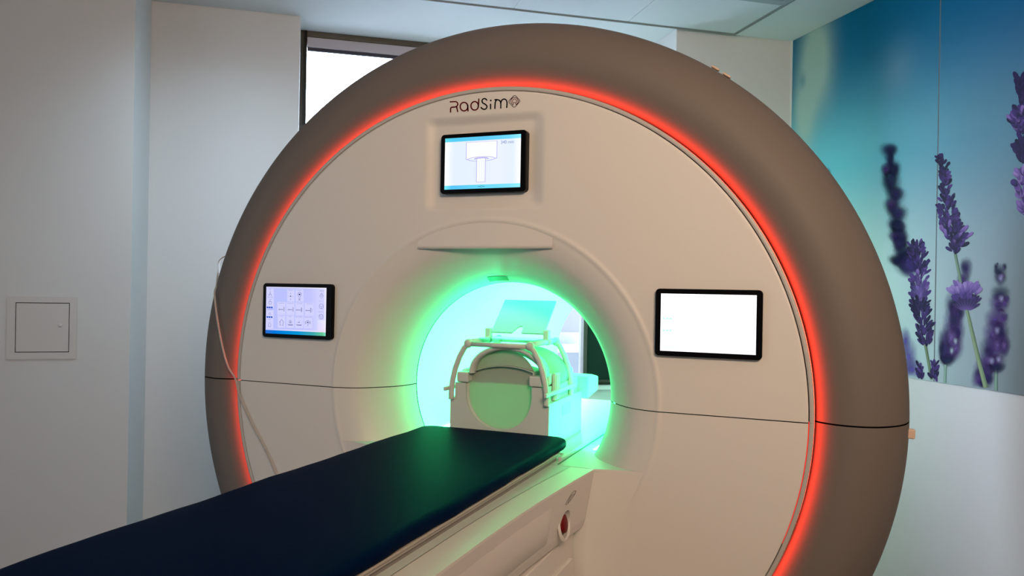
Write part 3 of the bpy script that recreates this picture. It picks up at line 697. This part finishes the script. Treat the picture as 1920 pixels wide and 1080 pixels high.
def paint_left(p, fn):
    e = srgb((222, 220, 255)); c = srgb((188, 194, 254)); d = srgb((214, 212, 255))
    quadm(p, fn, [0, .05, .18, .5, .75, .9, 1], [d, c, c, c, srgb((196, 198, 255)), srgb((212, 214, 255)), srgb((240, 238, 255))], 0, .93)
    quadg(p, fn, 0, 1, 0, .02, (srgb((225, 225, 255)), srgb((250, 250, 255)), e, d), 1)
    quadg(p, fn, .86, 1, .60, .90, (srgb((214, 220, 255)), srgb((240, 240, 255)), srgb((244, 232, 255)), srgb((222, 214, 255))), 1)
    quadg(p, fn, 0, 1, .895, .925, (c, srgb((230, 222, 255)), srgb((252, 235, 255)), srgb((215, 215, 255))), 1)
    quadm(p, fn, [0, .15, .55, .8, .95, 1], [srgb((40, 110, 210)), srgb((0, 120, 222)), srgb((0, 150, 215)), srgb((60, 170, 175)), srgb((100, 200, 150)), srgb((130, 225, 200))], .925, 1, 3)
    icons(p, fn, G((118, 118, 178)), G((210, 211, 254)), G((60, 60, 120)), G((140, 142, 205)))
    for v in (.425, .632):
        for k in range(3): poly(p, [(.015+k*.036, v), (.044+k*.036, v), (.044+k*.036, v+.033), (.015+k*.036, v+.033)], fn, G((16, 76, 196)), lift=6)
def paint_right(p, fn):
    w = srgb((254, 254, 252)); quadg(p, fn, 0, 1, 0, 1, (w, w, w, w))
    quadg(p, fn, .02, 1, .925, .97, (srgb((205, 248, 250)), srgb((222, 252, 250)), srgb((226, 253, 250)), srgb((214, 250, 250))), 1)
    quadg(p, fn, .02, 1, .965, .985, (srgb((226, 252, 252)), srgb((232, 253, 252)), w, w), 1)
    icons(p, fn, G((244, 245, 250)), (*w, 1), G((226, 230, 244)), None)
    for v in (.42, .628):
        for k in range(3): poly(p, [(.025+k*.036, v), (.050+k*.036, v), (.050+k*.036, v+.030), (.025+k*.036, v+.030)], fn, G((165, 240, 250)), lift=6)
display(-.1603, .1415, .6650, .8600, -.012, .018, .0165, .0180, .0135, .0135, paint_top, 1.05, 'black bezelled screen showing a table drawing and 340 mm')
display(-.8720, -.5728, .1662, .3615, -.016, .006, .0160, .0235, .0130, .0135, paint_left, 1.0, 'black bezelled screen with lilac menu of icons')
display(.5586, .8603, .1680, .3652, -.016, .006, .0165, .0165, .0145, .0150, paint_right, 1.5, 'black bezelled screen glowing almost plain white')

# ---------------------------------------------------------------- patient table
tb = empty('patient_table', (0, -1.5, ZF), 'cream patient table docked in front of the scanner with red emergency stop', 'patient table')
YN = -2.95
EDGE = [(YN, .345), (-.75, .345), (-.55, .349), (-.3, .362), (-.15, .373), (-.032, .384)]
ys = [YN, -2, -1.5, -1.2, -1.0, -.85, -.75, -.65, -.55, -.45, -.38, -.3, -.22, -.15, -.09, -.0285]
def ex(y): return cr(EDGE, y)
# top surface
b = MB(); b.grid([[((ex(y)-.0735)*k, y, DZ-.0005) for k in (-1, 0, 1)] for y in ys]); 
b.build('shelf_top', COIL, tb)
SIDE = [(0, -.1835), (.0, -.190), (-.012, -.265), (-.024, -.334), (-.032, -.360), (-.046, -.373), (-.07, -.378)]
def sidex(y, z): return ex(y)+lerp([(-q[1], q[0]) for q in SIDE[1:]], -z)
for s in (1, -1):
    b = MB(); outline = []
    rows = []
    for y in ys:
        rows.append([(s*(ex(y)+dx), y, z) for dx, z in SIDE]+[(s*(ex(y)-.075), y, -.1835)])
    b.grid(rows, closed=True, cap=True, flip=(s < 0), sm=False)
    o = b.build('side_panel', FACE, tb)
    if s == 1:
        cb = MB(); cy, cz, cr_ = -.205, -.303, .040
        cb.lathe([(.0001, -.02), (cr_*.85, -.02), (cr_, .05), (.0001, .05)], (sidex(cy, cz), cy, cz), (1, 0, .16), 40)
        cut = cb.build('cut', DARK, tb)
        bpy.context.view_layer.update()
        md = o.modifiers.new('cut', 'BOOLEAN'); md.object = cut; md.operation = 'DIFFERENCE'; md.solver = 'EXACT'
        dg = bpy.context.evaluated_depsgraph_get(); nm_ = bpy.data.meshes.new_from_object(o.evaluated_get(dg)); o.modifiers.clear(); o.data = nm_
        bpy.data.objects.remove(cut)
        for pl in o.data.polygons: pl.use_smooth = False
        # raised lip, red mushroom button
        b = MB(); x0 = sidex(cy, cz)
        b.lathe([(cr_*.99, -.004), (cr_*.99, .001), (cr_*1.04, .0022), (cr_*1.15, .0018), (cr_*1.25, -.003)], (x0, cy, cz), (1, 0, .16), 48); b.build('button_surround', FACE, tb)
        b = MB(); b.lathe([(.020, -.02), (.020, -.008), (.0255, -.007), (.027, -.002), (.025, .003), (.016, .006), (.0001, .007)], (x0-.002, cy+.002, cz), (1, 0, .16), 36); b.build('emergency_button', REDB, tb)
        b = MB(); b.lathe([(.0001, -.0185), (.034, -.0185)], (x0, cy, cz), (1, 0, .16), 36); b.build('button_recess', mat('recess_tan', (.30, .22, .16), .6), tb)
        # moulded pad
        b = MB(); rows = []
        for y in [YN+.02, -1.6, -1.1, -.85, -.7, -.6, -.5, -.42, -.36, -.34, -.328]:
            f = .006 if y < -.335 else 0
            rows.append([(sidex(y, -.325)-.002, y, -.329), (sidex(y, -.322)+f, y, -.320), (sidex(y, -.28)+f*1.1, y, -.28), (sidex(y, -.25)+f*.7, y, -.25), (sidex(y, -.215)-.0015, y, -.215)])
        b.grid(rows); b.build('moulded_pad', FACE, tb)
        # pictogram
        b = MB()
        def pg(px, py, lift=0):
            p = onpl(1000+px/6, 900+py/6, (1, 0, .16), .3585+.16*-.245); x = sidex(p[1], p[2]); return (x+.0012, p[1], p[2])
        ribbon(b, smooth([(420, 116), (402, 124), (384, 165), (372, 205), (357, 262), (362, 278), (374, 272), (392, 238), (412, 190), (426, 150), (428, 122), (420, 116)], 4), 4, pg)
        ribbon(b, [(378, 182), (400, 166), (424, 150)], 4, pg); ribbon(b, [(400, 168), (392, 215), (376, 262)], 3, pg); ribbon(b, [(384, 180), (374, 250)], 3, pg)
        b.build('pictogram', mat('ink_brown', (.05, .03, .02), .6), tb)
# lower body with inset panel
b = MB(); b.bx(-.325, .325, YN+.05, -.034, ZF+.02, -.374); b.build('lower_body', FACE, tb, bevel=.004)
b = MB(); pr = [(YN+.2, -.445), (-.075, -.445), (-.055, -.452), (-.048, -.47), (-.048, ZF+.1), (YN+.2, ZF+.1)]
b.prism(pr, lambda y, z, x: (x, y, z), .318, .3345); b.build('lower_side_panel', FACE, tb, bevel=.003)
# board under the mattress
b = MB(); b.bx(-.253, .253, YN, .03, -.170, -.163); b.bx(-.258, .258, YN, .032, -.161, -.155); b.build('tabletop_board', BOARD, tb, bevel=.0015, bseg=2)
b = MB(); b.bx(-.245, .245, YN, .03, DZ-.0006, -.170); b.build('board_runner', mat('runner_shadow_grey', (.22, .20, .19), .6), tb)

# ---------------------------------------------------------------- mattress
b = MB(); rows = []
prof = []
X, T, B_ = .262, -.120, -.155
def outline(inset, y1):
    x = X-inset; r = min(.035, x*.8); out = []
    yy0, yy1 = YN+.03+inset, .105-inset
    for cx, cy, a in ((x-r, yy1-r, 0), (-x+r, yy1-r, 90), (-x+r, yy0+r, 180), (x-r, yy0+r, 270)):
        for k in range(9): out.append((cx+r*math.cos(math.radians(a+90*k/8)), cy+r*math.sin(math.radians(a+90*k/8))))
    # subdivide the long sides
    res = []
    n = len(out)
    for i in range(n):
        p, q = out[i], out[(i+1) % n]; L = math.hypot(q[0]-p[0], q[1]-p[1])
        m = 1 if i % 9 != 8 else (60 if i in (17, 35) else 12)
        for k in range(m): t = k/m; res.append((p[0]*(1-t)+q[0]*t, p[1]*(1-t)+q[1]*t))
    return res
for ins, z in ((.016, B_), (.006, B_+.002), (.001, B_+.008), (0, B_+.018), (.001, T-.010), (.004, T-.0045), (.010, T-.0012), (.020, T), (.06, T+.0008), (.13, T+.0012), (.20, T+.0012), (.255, T+.0012)):
    row = []
    for k, (x, y) in enumerate(outline(ins, 0)):
        wv = .0022*math.sin(y*17+1)*math.sin(y*5.3)+.0012*math.sin(y*41)
        row.append((x+(wv if x > 0 else -wv)*(1 if abs(x) > .2 else 0), y, z+(.0012*math.sin(y*13+x*5) if z > -.15 and ins < .05 else 0)))
    rows.append(row)
b.grid(rows, closed=True); n = len(rows[0]); b.f.append(tuple(len(b.v)-n+i for i in range(n))); b.sm.append(True); b.mi.append(0)
b.f.append(tuple(range(n))[::-1]); b.sm.append(False); b.mi.append(0)
o = b.build('table_mattress', MATTR); o['label'] = 'long thin navy blue mattress pad lying on the patient table'; o['category'] = 'mattress'

# ---------------------------------------------------------------- head coil
hc = empty('head_coil', (0, .32, -.178), 'white caged head coil with tilted mirror, standing inside the green bore', 'head coil')
Y0, Y1 = .137, .512
# cradle: front plate with U cut, body block
cutr, ccx, ccz = .122, -.003, -.006
U = [(ccx-cutr, .028)]+[(ccx+cutr*math.cos(t), ccz+cutr*math.sin(t)) for t in [PI+PI*k/30 for k in range(31)]]+[(ccx+cutr, .028)]
pl = [(-.183, -.176), (-.183, -.024), (-.165, -.024), (-.165, .028)]+U+[(.165, .028), (.165, -.024), (.181, -.024), (.181, -.176)]
# triangulated strip front: left column, bowl, right column
b = MB()
def xz(x, z, y): return (x, y, z)
def cradle(b, y0, y1):
    lows = [(-.183, -.176)]; n = len(U)
    tops = U; bot = [(-.183+(.181+.183)*i/(n-1), -.176) for i in range(n)]
    for yy, fl in ((y0, False), (y1, True)):
        vs = [(x, yy, z) for x, z in tops]+[(x, yy, z) for x, z in bot]
        b.add(vs, [((i, i+1, n+i+1, n+i) if not fl else (n+i, n+i+1, i+1, i)) for i in range(n-1)], False)
        for s, cx in ((-1, -.183), (1, .181)):
            ux = U[0][0] if s < 0 else U[-1][0]; m_ = -.165 if s < 0 else .165
            b.add([(cx, yy, -.176), (cx, yy, -.024), (m_, yy, -.024), (m_, yy, .028), (ux, yy, .028)], [(0, 1, 2, 3, 4)], False)
    full = [(-.183, -.176), (-.183, -.024), (-.165, -.024), (-.165, .028)]+U+[(.165, .028), (.165, -.024), (.181, -.024), (.181, -.176)]
    m = len(full)
    b.add([(x, y0, z) for x, z in full]+[(x, y1, z) for x, z in full], [(i, (i+1) % m, m+(i+1) % m, m+i) for i in range(m)], False)
cradle(b, Y0, Y1); crd = b.build('coil_base', COIL, hc, weld=True)
b = MB(); b.bx(.1805, .1822, .28, .37, -.085, -.045); b.build('base_handle_recess', COILD, crd)
for s in (-1, 1):       # blocks at the top of the cradle arms
    b = MB()
    xx = sorted((s*.112+ccx, s*.158)); b.bx(xx[0], xx[1], Y0-.005, Y0+.10, .030, .066); b.build('latch_block', COIL, hc, bevel=.006)
THIN = bpy.data.materials.new('thin_translucent_plastic'); THIN.use_nodes = True
_nt = THIN.node_tree; _t = _nt.nodes.new('ShaderNodeBsdfTranslucent'); _t.inputs['Color'].default_value = (.40, .50, .42, 1); _m = _nt.nodes.new('ShaderNodeMixShader'); _m.inputs[0].default_value = .30
_p = _nt.nodes['Principled BSDF']; _p.inputs['Base Color'].default_value = (.40, .42, .38, 1); _p.inputs['Roughness'].default_value = .5
_nt.links.new(_p.outputs[0], _m.inputs[1]); _nt.links.new(_t.outputs[0], _m.inputs[2]); _nt.links.new(_m.outputs[0], _nt.nodes['Material Output'].inputs[0])
# closed front of the coil: lower half, upper half, parting line and raised rim
def seamz(x): return .062+.030*(1-min(1, abs((x-.02)/.135))**2)
def lowout(k):
    r = .1215*k; P = [(r*math.cos(t), r*math.sin(t)) for t in [PI+PI*j/32 for j in range(33)]]
    P += [(r+0*j, (seamz(ccx+r)-ccz)*k*j/8) for j in range(1, 9)]
    P += [(r-2*r*j/24, (seamz(ccx+r-2*r*j/24)-ccz)*k) for j in range(1, 25)]
    P += [(-r, (seamz(ccx-r)-ccz)*k*(8-j)/8) for j in range(1, 8)]
    return [(ccx+x, ccz+z) for x, z in P]
b = MB(); b.grid([[(x, y, z) for x, z in lowout(k)] for y, k in ((.1475, .992), (.1475, 1.0), (.152, 1.004), (.25, 1.004), (.25, .985), (.165, .985), (.1475, .992))], closed=True); b.build('lower_coil_half', COIL, hc)
UZ = .030
b = MB(); b.grid([[(x, .166, z) for x, z in lowout(k)] for k in (.001, .5, .99)], closed=True); b.build('lower_end_plate', THIN, hc)
b = MB(); b.grid([[(ccx+.008+r*math.cos(t), y+.005, UZ+r*math.sin(t)) for t in [PI*k/40 for k in range(41)]] for y, r in ((.166, .0001), (.166, .06), (.166, .119))]); b.build('upper_end_plate', THIN, hc)
b = MB(); rows = []
for t in [PI*(-.02+1.04*k/40) for k in range(41)]:
    c, s_ = math.cos(t), math.sin(t); rows.append([(.024+r*c, y, .068+(r-.042)*s_) for r, y in ((.122, .142), (.127, .134), (.134, .134), (.139, .142), (.139, .190), (.122, .190))])
b.grid(rows, closed=True); b.build('coil_rim', COIL, hc)
b = MB(); rows = []
for y, r in ((.175, .118), (.20, .128), (.25, .140), (.33, .140), (.40, .132), (.41, .12), (.38, .11), (.20, .112)):
    rows.append([(ccx+.012+r*math.cos(t)*1.18*(1), y, .045+r*math.sin(t)*.78) for t in [PI*(-.04+1.08*k/40) for k in range(41)]])
b.grid(rows); b.build('upper_coil_half', THIN, hc)
b = MB(); b.tube([(x, .1650, seamz(x)) for x in [-.105+.22*k/24 for k in range(25)]], .0011, 6); b.build('parting_line', mat('parting_line_grey', (.03, .04, .035), .6), hc)
for x0, x1 in ((-.165, -.10), (.10, .165)): b = MB(); b.bx(x0, x1, .18, .46, .028, .072); b.build('coil_shoulder', COIL, hc, bevel=.012, bseg=3)
b = MB()
for k in range(5): b.bx(.168, .180, .215+k*.008, .220+k*.008, -.018, .065)
b.bx(.166, .177, .21, .262, -.022, .07); b.build('ribbed_connector', COIL, hc, bevel=.001, bseg=1)
# cage
def leg(s, y, b, zb):
    P = [(s*.113, y, .164), (s*.128, y, .150), (s*.146, y, .118), (s*.161, y, .078), (s*.170, y, .040), (s*.174, y, .010), (s*.175, y, -.010), (s*.175, y, zb)]
    out = []
    for i in range(len(P)-1):
        for k in range(4): t = k/4; out.append(tuple(P[i][j]*(1-t)+P[i+1][j]*t for j in range(3)))
    out.append(P[-1]); b.tube(out, .0095, 12)
for y, yb_ in ((.128, 'front'), (.400, 'rear')):
    b = MB(); b.tube([(-.113, y, .164), (.113, y, .164)], .0085, 12)
    for s in (-1, 1): b.sphere((s*.113, y, .166), .0155)
    b.build('cage_crossbar', COIL, hc)
    for s in (-1, 1): b = MB(); leg(s, y, b, -.030); b.build('cage_leg', COIL, hc)
for s in (-1, 1):
    b = MB(); b.tube([(s*.113, .128, .170), (s*.113, .400, .170)], .0095, 12); b.tube([(s*.113, .30, .170), (s*.113, .34, .170)], .012, 12); b.build('cage_top_rail', COIL, hc)
    b = MB(); b.bx(s*.183-.005, s*.183+.005, .09, .42, .002, .016); b.build('cage_side_rail', COIL, hc, bevel=.003)
# mirror
b = MB()
def mm(x, t, o): n = Vector((0, -.115, .13)).normalized(); return (x, .300+.128*t-n.y*0+o*n.y*-1, .199+.115*t+o*n.z*-1)
pts = [(-.102, 0), (-.022, 0)]+[(-.008, .15), (.0, .20), (.008, .20), (.014, .17), (.016, 0)]+[(.102, 0), (.102, 1), (-.102, 1)]
nn = len(pts); vs = [mm(x, t, 0) for x, t in pts]+[mm(x, t, .006) for x, t in pts]
b.add(vs, [(0, 1, 2, 8, 9), (2, 3, 8), (3, 4, 8), (4, 5, 8), (5, 6, 7, 8), (nn+9, nn+8, nn+2, nn+1, nn), (nn+8, nn+3, nn+2), (nn+8, nn+4, nn+3), (nn+8, nn+5, nn+4), (nn+8, nn+7, nn+6, nn+5)]+[(i, (i+1) % nn, nn+(i+1) % nn, nn+i) for i in range(nn)], False)
b.build('mirror', MIRR, hc, weld=False)
for s in (-1, 1):
    b = MB(); b.bx(s*.112-.010, s*.112+.010, .288, .312, .176, .212); b.build('mirror_clamp', COIL, hc, bevel=.003)
b = MB(); b.bx(-.102, .102, .19, .30, .180, .183); b.build('mirror_carriage', GLASS, hc)
# rear pad
b = MB(); b.prism([(.52, .030), (.58, .034), (.66, .020), (.66, -.035), (.52, -.052)], lambda y, z, x: (x, y, z), .095, .205); b.build('rear_housing', COIL, hc, bevel=.006)

# ---------------------------------------------------------------- cable draped over the scanner
pts = []
for (u, v, y) in ((419, 482, .17), (410, 510, .09), (407, 535, .035)):
    p = onpl(u, v, (0, 1, 0), y); pts.append(tuple(p))
_a = math.atan2(pts[0][2]-ZO, pts[0][0])
for k, y in ((1, .30), (2, .60), (3, 1.0), (4, 1.5), (5, 1.86)):
    pts.insert(0, (1.259*math.cos(_a-.05*k), y, ZO+1.259*math.sin(_a-.05*k)))
pts += [(-1.1065, -.002, .316), (-1.0826, -.012, .2243), (-1.0584, -.010, .123), (-1.0332, -.006, .049), (-.997, -.008, .006), (-.981, -.006, -.047), (-.9485, -.006, -.108), (-.9033, -.006, -.178), (-.8644, -.006, -.231), (-.8148, -.006, -.312), (-.76, -.006, -.43), (-.70, -.006, -.60)]
def sm3(P, k=6):
    out = []; n = len(P)
    for i in range(n-1):
        p0, p1, p2, p3 = P[max(i-1, 0)], P[i], P[i+1], P[min(i+2, n-1)]
        for s in range(k):
            f = s/k; out.append(tuple(.5*(2*p1[j]+(p2[j]-p0[j])*f+(2*p0[j]-5*p1[j]+4*p2[j]-p3[j])*f*f+(3*p1[j]-p0[j]-3*p2[j]+p3[j])*f**3) for j in range(3)))
    out.append(P[-1]); return out
b = MB(); b.tube(sm3(pts), .0019, 8); b.tube([(x-.0045, y, z-.001) for x, y, z in sm3(pts)], .0016, 8)
o = b.build('cable', CABLE); o['label'] = 'thin pale twin cable draped over the left side of the scanner'; o['category'] = 'cable'

# ---------------------------------------------------------------- light
wd = bpy.data.worlds.new('sky'); bpy.context.scene.world = wd; wd.use_nodes = True
bg = wd.node_tree.nodes['Background']; bg.inputs['Color'].default_value = (.72, .85, 1.0, 1); bg.inputs['Strength'].default_value = 29
def area(name, loc, aim, sx, sy, power, col, portal=False, spread=0):
    l = bpy.data.lights.new(name, 'AREA'); l.shape = 'RECTANGLE'; l.size = sx; l.size_y = sy; l.energy = power; l.color = col
    o = bpy.data.objects.new(name, l); C.objects.link(o); o.location = W(loc)
    d = W(aim)-W(loc); o.rotation_euler = d.to_track_quat('-Z', 'Y').to_euler()
    if spread: l.spread = math.radians(spread)
    if portal: l.cycles.is_portal = True
    return o
area('window_portal', RM(.38, 2.70, .83), RM(.38, 0, .83), 1.7, 1.95, 1, (1, 1, 1), True)
# warm ceiling lamps behind the photographer
area('rear_room_lamp', RM(-.2, -3.7, 1.75), RM(.75, 0, .95), 1.0, .6, 33.5, (1, .71, .49), spread=112)
area('ceiling_lamp', RM(1.7, -2.3, 1.94), RM(1.5, -2.0, 0), .6, .6, 8, (1, .66, .42))
area('side_window_light', RM(-3.2, -.4, .6), RM(0, 0, .3), 1.6, 1.4, 8, (.68, .87, 1))
area('pier_fill_light', RM(-.70, 1.15, 1.95), RM(-1.0, 2.47, .35), .5, .5, 6.5, (.60, .84, 1), spread=90)  # unseen cool fill added to brighten the left pier

vs = bpy.context.scene.view_settings
vs.view_transform = 'Standard'; vs.look = 'None'; vs.exposure = 0; vs.gamma = 1
